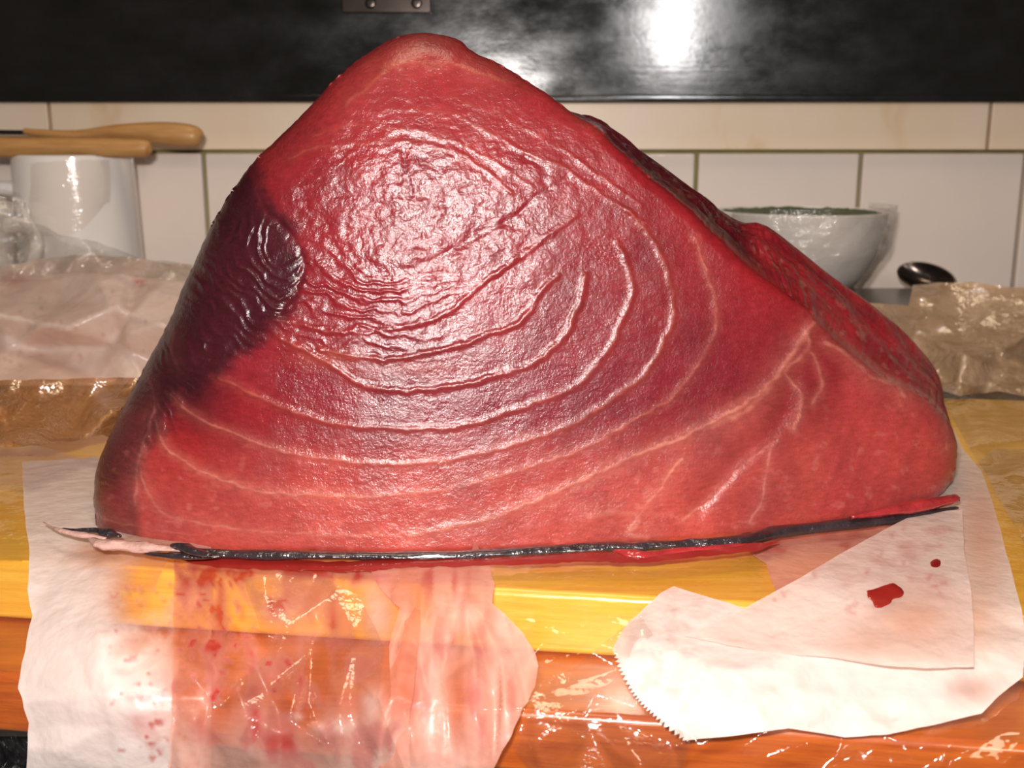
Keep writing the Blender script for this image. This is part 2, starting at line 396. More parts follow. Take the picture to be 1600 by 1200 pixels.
# left hanging paper
def d_left(P): 
    u, v = P.T; g = sst(880, 1000, v)
    return drape_depth(u, v, .001)-g*(.005+.007*facets(P, 150, 1, .7, 1.6))-.0022*facets(P, 60, 2)-.0008*(1-g)
ol = [(35, 722), (100, 718), (230, 708), (330, 760), (330, 900), (330, 1228), (45, 1228), (40, 1200), (46, 1130), (36, 1100), (28, 1075), (34, 1040), (42, 1000), (50, 962), (42, 920), (46, 860), (38, 800)]
p1 = sheet('butcher_paper', ol, d_left, M['paper'], 6,
    wet=lambda P: np.clip(blobs(P, [(240, 915, 60, 70, 1.2), (180, 865, 60, 22, .7), (300, 960, 60, 160, .9)])+.5*sst(.5, .7, fbm(P[:, 0]/60, P[:, 1]/60, 3))*sst(120, 260, P[:, 0]), 0, 1),
    blood=lambda P: .6*specks(P, 4, 90, (170, 900, 330, 1200), 1.5, 5)+.5*blobs(P, [(220, 1090, 22, 7, 1), (225, 1130, 30, 22, .6), (190, 1050, 14, 6, .6), (170, 845, 40, 14, .35)])+.25*sst(.52, .7, fbm(P[:, 0]/25, P[:, 1]/25, 9))*sst(130, 300, P[:, 0]))
tag(p1, 'white waxed paper hanging over the left front of the boards', 'paper')

# wet middle paper
def d_mid(P):
    u, v = P.T; g = sst(870, 990, v)
    return drape_depth(u, v, .003)-g*(.005+.008*facets(P, 95, 11, .8, 1.7, .35))-(.3+g)*.0028*facets(P, 42, 12, .8, 1.3, -.4)
om = [(272, 868), (360, 866), (450, 869), (540, 872), (640, 868), (660, 900), (655, 1000), (640, 1120), (640, 1228), (262, 1228), (268, 1100), (270, 1000)]
p2 = sheet('butcher_paper.001', om, d_mid, M['paper_pink'], 5.5,
    wet=lambda P: np.clip(.75+.9*(fbm(P[:, 0]/90, P[:, 1]/90, 21)-.4)-.5*sst(1080, 1190, P[:, 1]), .05, 1)*(1-.7*blobs(P, [(590, 960, 30, 50, 1), (520, 1140, 40, 12, 1), (460, 1120, 16, 8, 1), (580, 1100, 18, 26, 1)])),
    blood=lambda P: .9*blobs(P, [(400, 1130, 8, 50, .5), (520, 1000, 6, 60, .6), (560, 900, 40, 14, .7), (345, 930, 9, 55, 1), (318, 905, 50, 22, .6), (340, 1010, 50, 12, .6), (300, 980, 14, 40, .5), (430, 950, 20, 20, .9), (390, 1030, 15, 22, .5), (440, 1160, 40, 20, .5), (470, 1040, 5, 40, .7), (360, 895, 80, 14, .8), (490, 890, 90, 12, .7)])+.7*specks(P, 31, 60, (280, 900, 460, 1100), 2, 7)+.55*sst(.5, .68, fbm(P[:, 0]/30, P[:, 1]/55, 8)))
tag(p2, 'soaked blood-stained paper with the orange board showing through, left of centre below the tuna', 'paper')

# pleated pink paper
def d_pl(P):
    u, v = P.T; g = sst(865, 960, v); fan = (u-700)/(1+.5*sst(860, 1150, v))
    return drape_depth(u, v, .0055)-g*.005-(.25+.75*g)*(.0030*facets(np.stack([fan, v*.18], 1), 17, 14, 1, 1)+.0012*facets(P, 30, 15))
opl = [(575, 885), (600, 868), (640, 862), (690, 862), (735, 870), (741, 843), (750, 866), (765, 885), (772, 912), (770, 943), (790, 960), (818, 990), (835, 1018), (841, 1040), (835, 1075), (815, 1112), (800, 1145), (782, 1180), (765, 1215), (750, 1228), (590, 1228), (592, 1150), (612, 1085), (608, 1010), (625, 950), (590, 915)]
p3 = sheet('butcher_paper.002', opl, d_pl, M['paper_rose'], 5,
    wet=lambda P: np.clip(.42+.8*(fbm(P[:, 0]/40, P[:, 1]/130, 41)-.5)+blobs(P, [(660, 940, 20, 40, .4)])-.3*blobs(P, [(770, 960, 50, 60, 1)]), .05, .8),
    blood=lambda P: .45*blobs(P, [(690, 890, 90, 36, 1), (745, 1080, 14, 60, .6), (600, 900, 30, 16, 1), (620, 1090, 12, 30, .7)])+.45*sst(.5, .75, fbm(P[:, 0]/22, P[:, 1]/90, 18)))
tag(p3, 'pleated pink-stained paper hanging below the middle of the tuna', 'paper')

# right papers
def d_r(P, off, amp=.0042, seed=50):
    u, v = P.T; g = sst(900, 1040, v)
    dd = drape_depth(u, v, off)
    return dd-g*.0075-amp*facets(P, 130, seed, 1.5, .8)*(.35+g)-.0010*facets(P, 48, seed+1)
ring = [(1053, 916), (1031, 927), (1016, 942), (1000, 957), (987, 968), (975, 982), (960, 1008), (957, 1018)]
zz = np.array([(957, 1018), (966, 1048), (985, 1082), (1005, 1106), (1031, 1130), (1066, 1158)], float); zig = []
zc = catmull(zz, 5)
for i in range(len(zc)-1):
    d = zc[i+1]-zc[i]; nrm = np.array([d[1], -d[0]])/(np.hypot(*d)+1e-9); zig += [tuple(zc[i]), tuple(zc[i]+d*.55+nrm*7)]
orr = ring+zig+[(1066, 1157), (1145, 1150), (1232, 1138), (1275, 1144), (1320, 1152), (1390, 1147), (1469, 1130), (1534, 1115), (1556, 1092), (1575, 1076), (1598, 1058), (1603, 1000), (1597, 955), (1582, 898), (1562, 824), (1550, 780), (1533, 735), (1505, 702), (1490, 670), (1440, 700), (1440, 800), (1380, 860), (1280, 905), (1180, 958), (1145, 944), (1066, 920)]
p4 = sheet('butcher_paper.003', orr, lambda P: d_r(P, .0025)-.003*blobs(P, [(1300, 1100, 90, 40, 1), (1090, 1080, 40, 60, .6)]), M['paper'], 6, wob=.6,
    wet=lambda P: blobs(P, [(1500, 960, 60, 60, .45), (1440, 960, 90, 50, .5), (1530, 850, 40, 90, .35), (1520, 1075, 40, 20, .4)]),
    blood=lambda P: .30*blobs(P, [(1540, 800, 30, 60, .6), (1550, 860, 20, 60, .4)])+.18*sst(.52, .7, fbm(P[:, 0]/20, P[:, 1]/20, 61))*sst(1150, 1060, P[:, 0])*sst(1160, 1060, P[:, 1])+.25*blobs(P, [(1160, 1040, 60, 8, 1)]))
tag(p4, 'white paper with a zigzag cut edge draped over the right front of the boards', 'paper')
of = [(1070, 994), (1162, 951), (1250, 903), (1294, 876), (1381, 828), (1425, 806), (1470, 798), (1504, 796), (1507, 867), (1518, 925), (1522, 985), (1522, 1042), (1447, 1044), (1381, 1040), (1302, 1028), (1250, 1024), (1162, 1013)]
p5 = sheet('butcher_paper.004', of, lambda P: d_r(P, .0065, .0012, 70)-.004*sst(980, 1040, P[:, 1]), M['paper'], 6, wob=.6,
    wet=lambda P: blobs(P, [(1420, 970, 70, 50, .45), (1360, 1000, 60, 30, .4)])+.15,
    blood=lambda P: .5*specks(P, 77, 26, (1200, 820, 1500, 960), 2, 8)*.7+.35*sst(.5, .72, fbm(P[:, 0]/45, P[:, 1]/25, 66))*sst(990, 850, P[:, 1]))
tag(p5, 'folded triangular paper flap with red drops on it, right of the tuna base', 'paper')
ou = [(1165, 846), (1300, 820), (1440, 790), (1500, 780), (1500, 850), (1360, 880), (1280, 905), (1215, 928), (1206, 908), (1196, 880), (1176, 868)]
p6 = sheet('butcher_paper.005', ou, lambda P: d_r(P, .001, .0006, 80), M['paper_pink'], 6, wet=lambda P: .45+0*P[:, 0],
    blood=lambda P: .55*blobs(P, [(1210, 850, 70, 18, 1), (1330, 850, 90, 20, .8), (1200, 900, 12, 10, .5)])+.35*sst(.45, .7, fbm(P[:, 0]/25, P[:, 1]/14, 90)))
tag(p6, 'red-soaked scrap of paper tucked under the right of the tuna skin', 'paper')
# blood drops
def drop(name, pts, off, hgt):
    pts = [tuple(q) for q in catmull(list(pts)+[pts[0]], 4)[:-1]]
    def dep(P):
        d = np.minimum(seg_dist(P, pts, True)/5, 1); return d_r(P, .0068, .0012, 70)-.004*sst(980, 1040, P[:, 1])-hgt*np.sqrt(1-(1-d)**2)
    return sheet(name, pts, dep, M['blood'], 2, wob=.6)
tag(drop('blood_drop', [(1354, 922), (1372, 918), (1384, 914), (1398, 912), (1412, 924), (1408, 934), (1398, 938), (1396, 944), (1382, 948), (1368, 949), (1362, 938), (1356, 934)], .0068, .0007), 'large red blood drop on the folded paper flap', 'blood drop')
tag(drop('blood_drop.001', [(1452, 878), (1462, 873), (1470, 877), (1468, 885), (1456, 886)], .0068, .0005), 'small red blood drop near the tuna on the paper flap', 'blood drop')

# pool of blood under the tuna front
ob_ = [(270, 868), (400, 872), (520, 878), (640, 872), (760, 872), (900, 862), (1000, 862), (1160, 850), (1220, 846), (1180, 862), (1000, 880), (900, 878), (780, 884), (640, 886), (560, 894), (430, 890), (350, 886), (300, 880)]
pb = sheet('blood_pool', ob_, lambda P: drape_depth(P[:, 0], P[:, 1], .0062)-.0004*np.minimum(seg_dist(P, ob_, True)/4, 1), M['blood'], 4)
tag(pb, 'streak of red juice along the front edge of the tuna', 'blood', None, 'stuff')

# film over the front of the boards
def d_film(P):
    u, v = P.T; g = sst(930, 1010, v)
    return drape_depth(u, v, .0006)-g*.0022-g*.0030*facets(P, 110, 100, 1.6, .7, -.5)-.0012*facets(P, 40, 101, 1.5, .7, -.5)*(.4+g)
of_ = [(690, 866), (900, 866), (1180, 856), (1400, 810), (1560, 700), (1660, 700), (1660, 1228), (700, 1228), (760, 1100)]
f1 = sheet('cling_film', of_, d_film, M['wrap_flat'], 7); tag(f1, 'clear film stretched over the right front of the two boards', 'cling film')
f2 = sheet('cling_film.001', [(-60, 690), (40, 690), (130, 715), (200, 760), (260, 880), (200, 1000), (60, 1150), (-60, 1150)], lambda P: d_film(P)+.001, M['wrap_flat'], 7); tag(f2, 'clear film over the left end of the boards', 'cling film')
def d_film2(P): return drape_depth(P[:, 0], P[:, 1], .011)-.008-.006*facets(P, 60, 110, .8, 1.5, .3)
f3 = sheet('cling_film.002', [(380, 905), (480, 890), (560, 930), (600, 1010), (590, 1090), (640, 1228), (300, 1228), (330, 1100), (420, 1020)], d_film2, M['wrap'], 6); tag(f3, 'glistening crumpled film over the soaked paper below the tuna', 'cling film')
def d_film4(P): return drape_depth(P[:, 0], P[:, 1], .008)-.004-.007*facets(P, 48, 115, 1.3, 1.0, .8)
f4 = sheet('cling_film.003', [(840, 1070), (900, 1040), (1000, 960), (1020, 990), (960, 1050), (1010, 1110), (1080, 1150), (1060, 1228), (850, 1228), (800, 1170)], d_film4, M['wrap'], 6); tag(f4, 'clump of shiny film on the orange board beside the zigzag paper', 'cling film')

# ------------------------------------------------------------------ back left paper mound and films
def d_mound(y_bot, y_top, v_bot, v_top, a1, s1, a2, s2, seed, ax=1.4):
    def f(P):
        u, v = P.T; k = np.clip((v_bot-v)/(v_bot-v_top), -.3, 1.3)
        return y_bot+(y_top-y_bot)*k-a1*facets(P, s1, seed, ax, .8, .3)-a2*facets(P, s2, seed+1, ax, .9, -.4)
    return f
pm = sheet('butcher_paper.006', [(-60, 418), (0, 418), (60, 404), (120, 398), (200, 402), (262, 410), (300, 414), (320, 430), (420, 470), (420, 640), (230, 600), (100, 602), (-60, 602)], d_mound(.655, .735, 600, 410, .034, 95, .009, 38, 200), M['paper_brown'], 6,
    wet=lambda P: .12*fbm(P[:, 0]/60, P[:, 1]/40, 5), blood=lambda P: .4*specks(P, 201, 130, (0, 430, 320, 600), .8, 3.4)*vn(P[:, 0]/20, P[:, 1]/20, 9)+blobs(P, [(20, 435, 22, 12, .6), (218, 441, 9, 5, .9)])*.8+.12*fbm(P[:, 0]/30, P[:, 1]/30, 8))
tag(pm, 'crumpled speckled brown-pink paper heaped behind the tuna on the left', 'paper')
fm = sheet('cling_film.004', [(-60, 598), (60, 592), (230, 590), (330, 640), (300, 720), (200, 700), (160, 680), (90, 694), (0, 700), (-60, 704)], d_mound(.515, .595, 705, 590, .045, 50, .014, 22, 210, 2.0), M['wrap_brown'], 5.5)
tag(fm, 'brown-stained crumpled film lying in front of the left paper heap', 'cling film')
fg = sheet('cling_film.005', [(-60, 330), (0, 335), (30, 345), (70, 352), (95, 366), (150, 378), (215, 402), (300, 414), (300, 440), (120, 425), (0, 440), (-60, 440)], d_mound(.70, .76, 430, 330, .020, 40, .007, 20, 220, 1.4), M['wrap_grey'], 5.5)
tag(fg, 'grey crumpled film bunched at the foot of the white mug', 'cling film')
# right back film
fr = sheet('cling_film.006', [(1330, 470), (1420, 478), (1427, 445), (1470, 442), (1520, 440), (1560, 448), (1660, 452), (1660, 630), (1560, 612), (1500, 618), (1440, 600), (1380, 560), (1330, 510)], d_mound(.70, .775, 610, 440, .034, 66, .009, 28, 230, 1.3), M['wrap_tan'], 5.5)
tag(fr, 'big crumpled clear film heaped behind the right end of the tuna', 'cling film')
def d_fl(P):
    return np.minimum(on_z(P[:, 0], P[:, 1], .006), .70)-.030*np.abs(facets(P, 70, 240, 2.0, .6, .2))-.006*facets(P, 26, 241)
fr2 = sheet('cling_film.007', [(1420, 560), (1660, 545), (1660, 860), (1600, 850), (1540, 740), (1480, 640)], d_fl, M['wrap_flat'], 6)
tag(fr2, 'flat clear film covering the yellow board right of the tuna', 'cling film')

# black bag bottom left
bb = sheet('plastic_bag', [(-80, 1136), (40, 1136), (70, 1140), (90, 1222), (-80, 1222)], lambda P: .372-.010*facets(P, 26, 250)-.0*P[:, 0], M['bag'], 5)
tag(bb, 'crumpled black plastic bag below the left end of the boards', 'bag')

# ------------------------------------------------------------------ the tuna
CT = np.array([660., 540.])
# (front outline x, y, back silhouette x, y or None, roll-off radius px)
OUT = [(150, 828, None, 40), (145, 780, None, 45), (154, 725, None, 55), (183, 650, None, 65), (228, 570, None, 75), (265, 500, None, 80), (300, 418, None, 80), (343, 325, None, 80), (395, 255, None, 75), (450, 200, None, 70), (490, 160, None, 65), (528, 122, None, 60), (575, 84, None, 55), (622, 60, None, 45), (672, 51, None, 40), (716, 62, None, 40), (742, 82, None, 36), (790, 104, None, 34),
  (850, 143, None, 30), (905, 182, (908, 176), 22), (932, 197, (950, 200), 16), (962, 228, (990, 228), 16), (1005, 266, (1030, 256), 18), (1060, 312, (1085, 298), 20), (1120, 366, (1128, 330), 20), (1180, 420, (1160, 347), 20), (1230, 458, (1195, 352), 16), (1264, 482, (1240, 384), 10), (1282, 506, (1300, 432), 10), (1330, 548, (1352, 470), 14), (1380, 588, (1400, 508), 20), (1430, 612, (1440, 548), 26), (1468, 640, (1468, 590), 34), (1488, 672, (1474, 640), 34), (1496, 706, (1468, 690), 34), (1488, 746, (1458, 724), 30), (1466, 775, (1440, 750), 24), (1436, 790, None, 14),
  (1350, 808, None, 10), (1200, 833, None, 10), (1080, 845, None, 10), (1000, 850, None, 10), (860, 857, None, 10), (740, 863, None, 10), (600, 866, None, 10), (450, 863, None, 12), (350, 865, None, 14), (260, 857, None, 20), (190, 838, None, 30)]
fo = []
for x, y, b, r in OUT:
    if b is None:
        k = .965; b = (CT[0]+(x-CT[0])*k, CT[1]+(y-CT[1])*k)
    fo.append([x, y, b[0], b[1], r])
fo.append(fo[0]); dense = catmull(fo, 24); dense = dense[:-1]
L = np.hypot(*(np.roll(dense[:, :2], -1, 0)-dense[:, :2]).T); cum = np.concatenate([[0], np.cumsum(L)])
NA = 1300; s_ = np.linspace(0, cum[-1], NA, endpoint=False); dd = np.concatenate([dense, dense[:1]])
O = np.stack([np.interp(s_, cum, dd[:, i]) for i in range(5)], 1)
jit = (fbm(s_/45, 0*s_, 5, 4)-.5)*7+(fbm(s_/9, 0*s_, 6, 2)-.5)*3
rad = O[:, :2]-CT; rl = np.hypot(*rad.T)[:, None]; jm = sst(850, 800, O[:, 1])[:, None]
O[:, :2] += rad/rl*jit[:, None]*jm
NR = 270
tt = (np.arange(1, NR+1)/NR)**.92
PX = CT+tt[:, None, None]*(O[None, :, :2]-CT)                       # rings x around x 2
Pf = PX.reshape(-1, 2)
dist = seg_dist(Pf, O[::6, :2], True); Rr = np.tile(O[:, 4], NR)
bx = np.array([-.25, -.17, -.10, -.05, 0, .05, .10, .16, .21]); by = np.array([.450, .422, .4045, .403, .408, .416, .427, .447, .470])
def Yface(x, z):
    yb = np.interp(x, bx, by)
    xs = np.linspace(-.015, .015, 5); yb = sum(np.interp(x+q, bx, by) for q in xs)/5
    zz = np.maximum(z, 0)
    return yb+.13*zz+3.6*np.maximum(zz-.14, 0)**2+ .9*zz/.15*np.maximum(-.035-x, 0)**2*1.5
dx, dz = dirs(Pf[:, 0], Pf[:, 1]); Y = np.full(len(Pf), .42)
for _ in range(25): Y = .5*Y+.5*Yface(dx*Y, H+dz*Y)
q = np.clip(1-dist/Rr, 0, 1); roll = Rr*.00026*1.25*(1-np.sqrt(np.maximum(1-q*q, 0)))
Y = Y+roll

VEINS = [  # points, width px, colour strength, ridge height mm
 ([(242, 658), (252, 685), (266, 705), (325, 741), (408, 767), (485, 773), (579, 775), (680, 766), (783, 743), (867, 717), (950, 683)], 3.0, .75, .5),
 ([(266, 617), (307, 652), (366, 676), (425, 700), (496, 714), (591, 725), (680, 721), (783, 700), (867, 673), (908, 654), (967, 617), (1008, 583), (1042, 525), (1052, 487), (1042, 425), (1017, 371), (980, 330)], 3.0, .6, .8),
 ([(340, 590), (385, 610), (425, 629), (485, 652), (567, 667), (680, 669), (750, 658), (825, 633), (892, 608), (933, 571), (958, 533), (983, 471), (987, 433), (965, 380)], 3.0, .45, .9),
 ([(440, 530), (480, 548), (525, 576), (570, 602), (637, 610), (705, 604), (769, 589), (825, 572), (859, 550), (890, 510), (908, 462), (915, 430)], 3.2, .45, 1.1),
 ([(500, 545), (577, 561), (637, 557), (712, 542), (780, 516), (817, 501), (844, 460), (870, 430)], 3.2, .35, 1.1),
 ([(430, 500), (525, 518), (585, 518), (656, 505), (712, 479), (769, 430), (825, 392), (900, 336)], 3.2, .2, .9),
 ([(1085, 370), (1100, 412), (1110, 446), (1119, 483), (1112, 529), (1087, 575), (1054, 617), (1025, 637), (950, 679)], 2.6, .6, .3),
 ([(1273, 504), (1246, 537), (1217, 583), (1183, 617), (1137, 646), (1075, 679), (992, 712), (908, 750), (825, 787), (754, 812), (640, 838)], 4.5, .95, .7),
 ([(1268, 512), (1240, 552), (1205, 600), (1165, 640), (1100, 672)], 8, .6, .6),
 ([(1067, 717), (1050, 733), (1029, 767), (1000, 802), (985, 826)], 3.5, .7, .3),
 ([(1210, 690), (1158, 729), (1117, 775), (1067, 812)], 3, .4, -1.0),
 ([(1205, 700), (1196, 746), (1190, 783), (1171, 815)], 3, .5, -.3),
 ([(1262, 520), (1262, 546), (1228, 583), (1254, 617), (1240, 670)], 3, .8, .6),
 ([(1268, 550), (1283, 590), (1282, 612), (1272, 630)], 3, .6, .5),
 ([(215, 715), (228, 760), (250, 800), (300, 815), (420, 832), (600, 835), (760, 815)], 3.2, .45, .2),
 ([(130, 800), (170, 812), (220, 825), (300, 838)], 3, .2, .3),
 ([(450, 247), (506, 229), (562, 225), (620, 223), (690, 232), (750, 259), (800, 300)], 2.5, .35, .5),
 ([(490, 215), (544, 196), (619, 199), (690, 215), (760, 245), (840, 300)], 2.5, .3, .5),
 ([(640, 170), (712, 180), (769, 210), (825, 240), (881, 262), (950, 310), (1010, 350)], 2.5, .3, .6),
 ([(700, 150), (780, 180), (850, 215), (930, 270), (1000, 320)], 2.5, .25, .5),
 ([(540, 165), (580, 130), (620, 100), (645, 97), (680, 104), (712, 101), (742, 112), (790, 125)], 5, .45, 1.6),
 ([(595, 112), (610, 100), (625, 108)], 8, .45, 1.6),
 ([(905, 178), (925, 190), (935, 200)], 6, .5, 1.0),
 ([(1290, 535), (1320, 552), (1345, 575), (1368, 592), (1400, 600), (1412, 620)], 6, .75, 1.0),
 ([(1470, 640), (1480, 670), (1478, 700)], 4, .4, .4),
 ([(630, 235), (634, 270)], 3, -.45, -.6), ([(624, 270), (628, 305)], 3, -.3, -.5), ([(638, 275), (642, 305)], 3, -.3, -.5),
 ([(640, 420), (700, 395), (760, 360), (800, 340), (850, 300), (890, 270)], 3.5, -.15, -.45),
 ([(820, 245), (850, 262), (850, 285)], 4, -.2, -1.0),
 ([(400, 290), (415, 330), (440, 350), (468, 390), (474, 430), (440, 490)], 4, -.55, -1.0),
 ([(232, 590), (240, 640), (215, 720), (212, 790)], 4, .5, .6), ([(270, 515), (268, 550), (276, 570)], 5, .5, .5),
 ([(920, 808), (950, 802), (985, 800), (1000, 812), (985, 835), (1010, 842)], 7, .45, .8),
]
U, Vv = Pf.T
vein = np.zeros(len(Pf)); cut = np.zeros(len(Pf)); hgt = np.zeros(len(Pf)); wob = np.stack([(fbm(U/18, Vv/18, 71)-.5)*8, (fbm(U/18, Vv/18, 72)-.5)*8], 1)
for pts, wd, st, h in VEINS:
    c = catmull(pts, 5); bb0 = c.min(0)-40; bb1 = c.max(0)+40
    k = np.where((U > bb0[0]) & (U < bb1[0]) & (Vv > bb0[1]) & (Vv < bb1[1]))[0]
    d = seg_dist(Pf[k]+wob[k], c); brk = .45+.9*vn(U[k]/14, Vv[k]/14, 73)
    if st > 0: vein[k] = np.maximum(vein[k], st*brk*np.exp(-(d/wd*1.4)**2)); vein[k] = np.maximum(vein[k], st*.28*np.exp(-(d/(wd*3.5))**2))
    else: cut[k] = np.maximum(cut[k], -st*np.exp(-(d/wd)**2))
    hgt[k] += h*(1-.6*sst(600, 760, Vv[k]))*(1-.55*sst(300, 190, Vv[k]))*.00052*np.exp(-(d/(wd*1.5))**2)*(.6+.8*vn(U[k]/25, Vv[k]/25, 74))
darkpoly = [(402, 268), (418, 330), (450, 360), (474, 410), (474, 440), (450, 490), (390, 540), (330, 585), (270, 625), (240, 680), (205, 735), (150, 760), (120, 700), (200, 560), (260, 430), (330, 300), (380, 250)]
Pn = Pf+np.stack([(fbm(U/40, Vv/40, 81)-.5)*34, (fbm(U/40, Vv/40, 82)-.5)*34], 1)
sd = seg_dist(Pn, darkpoly, True)*np.where(inside(Pn, darkpoly), 1, -1)
dark = sst(-26, 14, sd+(fbm(U/12, Vv/12, 99)-.5)*22)
# striations: dark patch (nested round its upper corner) and whole face
r1 = np.hypot((U-440)*1.0, (Vv-375)*.9)+(fbm(U/70, Vv/70, 83)-.5)*70
st1 = np.abs(np.sin(r1*math.pi/15))**3*dark*sst(20, 60, r1)*sst(330, 400, Vv+.3*(470-U))
r2 = np.hypot((U-620)/1.35, (Vv-330))+(fbm(U/75, Vv/75, 84)-.5)*75
st2 = np.abs(np.sin(r2*math.pi/17))**4*(1-dark)*sst(70, 130, r2)*sst(260, 200, r2)*sst(760, 560, U)
st3 = np.abs(np.sin(r2*math.pi/13))**4*sst(330, 240, Vv)*.6*sst(120, 160, Vv)
right = sst(1270, 1320, U+(Vv-700)*.15)
st4 = np.abs(np.sin((U+(Vv-700)*.22+10*np.sin(Vv/60))*math.pi/34))**5*right*sst(560, 640, Vv)
wr = (fbm(U/26, Vv/26, 85, 5)-.5)*blobs(Pf, [(640, 340, 260, 170, 1)])
wr2 = np.abs(fbm(U/38, Vv/22, 86, 3)-.5)
hgt += .0007*st1*(.2+1.5*vn(U/35, Vv/35, 97))+.00042*st2*(.15+1.5*vn(U/45, Vv/45, 96))*(.25+.75*sst(360, 430, Vv))+.00007*st3+.00025*st4+.0014*wr-.0009*wr2*blobs(Pf, [(640, 330, 260, 150, 1)])+.0006*(fbm(U/50, Vv/50, 87)-.5)
# terraces between the rings: each band dips a little below its ridge
Y = Y-hgt*sst(0, 14, dist)
# fold where the tail muscle meets the big one
Y += .0014*np.exp(-(seg_dist(Pf, catmull([(1235, 600), (1215, 660), (1150, 720), (1090, 790)], 5))/16)**2)*sst(0, 20, dist)

edgeR = O[:, :2]; 
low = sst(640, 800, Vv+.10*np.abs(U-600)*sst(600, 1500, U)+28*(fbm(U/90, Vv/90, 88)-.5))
mid = blobs(Pf, [(780, 620, 340, 110, 1), (1030, 700, 170, 60, .6)])
top = sst(330, 180, Vv)
C = np.zeros((len(Pf), 3)); C[:] = (.20, .012, .018)
def lay(c, f):
    global C
    C = C*(1-f[:, None])+np.array(c)*f[:, None]
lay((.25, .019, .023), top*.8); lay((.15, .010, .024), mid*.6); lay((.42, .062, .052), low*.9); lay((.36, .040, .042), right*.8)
lay((.32, .06, .045), blobs(Pf, [(520, 560, 60, 14, .5), (640, 575, 90, 14, .45)])); lay((.28, .014, .014), blobs(Pf, [(280, 700, 70, 60, .6), (420, 640, 100, 30, .3)]))
lay((.035, .005, .010), dark*.92); lay((.02, .004, .008), blobs(Pf, [(300, 620, 50, 40, .6)]))
lay((.13, .022, .024), sst(14, -6, U-np.interp(Vv, [560, 590, 640, 720, 800], [235, 232, 240, 215, 212])+(fbm(U/30, Vv/30, 98)-.5)*20)*sst(600, 660, Vv)*.8)
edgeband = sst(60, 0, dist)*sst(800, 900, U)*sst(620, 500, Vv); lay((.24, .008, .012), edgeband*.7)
vl = np.clip(vein*(1-.75*dark), 0, .85); vc = sst(560, 760, Vv)*.6+.4*sst(950, 1200, U); vc = np.clip(vc, 0, 1)[:, None]
C = C*(1-vl[:, None])+(np.array([.36, .09, .06])*(1-vc)+np.array([.70, .28, .22])*vc)*vl[:, None]; lay((.16, .05, .05), np.clip(vein*dark*.6, 0, 1)); lay((.10, .01, .015), np.clip(cut, 0, .8))
lay((.55, .17, .15), sst(.62, .78, fbm(U/14, Vv/14, 89))*.3*low)

# sides and back
front = at(U, Vv, Y).reshape(NR, NA, 3); Cf = C.reshape(NR, NA, 3)
ed = front[-1]; YE = ed[:, 1]
NS = 70; TH = .15; sides = []; sc = []
rightside = (sst(850, 930, O[:, 0])*sst(770, 720, O[:, 1]))
for j in range(1, NS+1):
    s = j/NS
    e = 1-(1-s)**1.6
    px = O[:, :2]*(1-e)+O[:, 2:4]*e
    Yj = YE+TH*(1-.42*rightside)*s
    P = at(px[:, 0], px[:, 1], Yj)
    shrink = (1-rightside)*(s**2)*.12
    P[:, 0] = P[:, 0]*(1-shrink); 
    P[:, 2] = np.where(P[:, 2] > .02, P[:, 2]*(1-shrink), P[:, 2])
    nn = (fbm(s_/60+s*2, s_*0+s*5, 93)-.5)
    P[:, 2] += nn*.010*rightside*math.sin(math.pi*s)*(.3+s)
    P[:, 2] = np.maximum(P[:, 2], .0065)
    # under-rounding so that base stays on the board
    sides.append(P)
    f1_ = fbm(s_/30, 0*s_+s*7, 94); f2_ = fbm(s_/9, 0*s_+s*14, 95)
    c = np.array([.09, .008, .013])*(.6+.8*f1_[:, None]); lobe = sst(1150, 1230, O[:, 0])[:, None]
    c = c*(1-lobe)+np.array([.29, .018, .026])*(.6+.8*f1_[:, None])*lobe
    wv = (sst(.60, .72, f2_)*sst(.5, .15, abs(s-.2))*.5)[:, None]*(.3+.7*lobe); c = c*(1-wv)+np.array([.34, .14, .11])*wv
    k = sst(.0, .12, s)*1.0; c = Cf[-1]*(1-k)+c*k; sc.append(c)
rings = np.concatenate([front, np.array(sides)]); cols = np.concatenate([Cf, np.array(sc)])
bc = rings[-1].mean(0); ncap = 12
for j in range(1, ncap):
    s = j/ncap; R_ = rings[-1] if j == 1 else last0
    if j == 1: last0 = rings[-1].copy(); sc0 = cols[-1].copy()
    ringj = last0*(1-s)+bc*s; ringj[:, 1] = last0[:, 1]+(.02*math.sin(s*math.pi/2))
    ringj[:, 2] = np.maximum(ringj[:, 2], .0065)
    rings = np.concatenate([rings, ringj[None]]); cols = np.concatenate([cols, sc0[None]])
R_, C_ = rings.shape[:2]; idx = np.arange(R_*C_).reshape(R_, C_); nx = np.roll(idx, -1, 1)
F = np.stack([idx[:-1], idx[1:], nx[1:], nx[:-1]], -1).reshape(-1, 4).tolist()
Vt = rings.reshape(-1, 3); cc = cols.reshape(-1, 3)
cf = front[0].mean(0); cb = rings[-1].mean(0)
Vt = np.concatenate([Vt, [cf, cb]]); cc = np.concatenate([cc, [Cf[0, 0], sc[-1][0]]]); n0 = R_*C_
F += [(n0, int(idx[0, i]), int(nx[0, i])) for i in range(C_)]+[(n0+1, int(nx[-1, i]), int(idx[-1, i])) for i in range(C_)]
tuna = empty('tuna_loin', (.02, .46, 0))
flesh = mesh_obj('flesh', Vt, F, M['meat']); gg = np.ones((R_, C_)); ks = np.arange(R_)-NR; gg = np.where(ks[:, None] > 0, 1-sst(0, 6, ks)[:, None]*.92, 1.); attr(flesh, 'gloss', np.concatenate([np.broadcast_to(gg, (R_, C_)).ravel(), [1, 0]])); cattr(flesh, 'tint', cc); adopt(tuna, flesh)

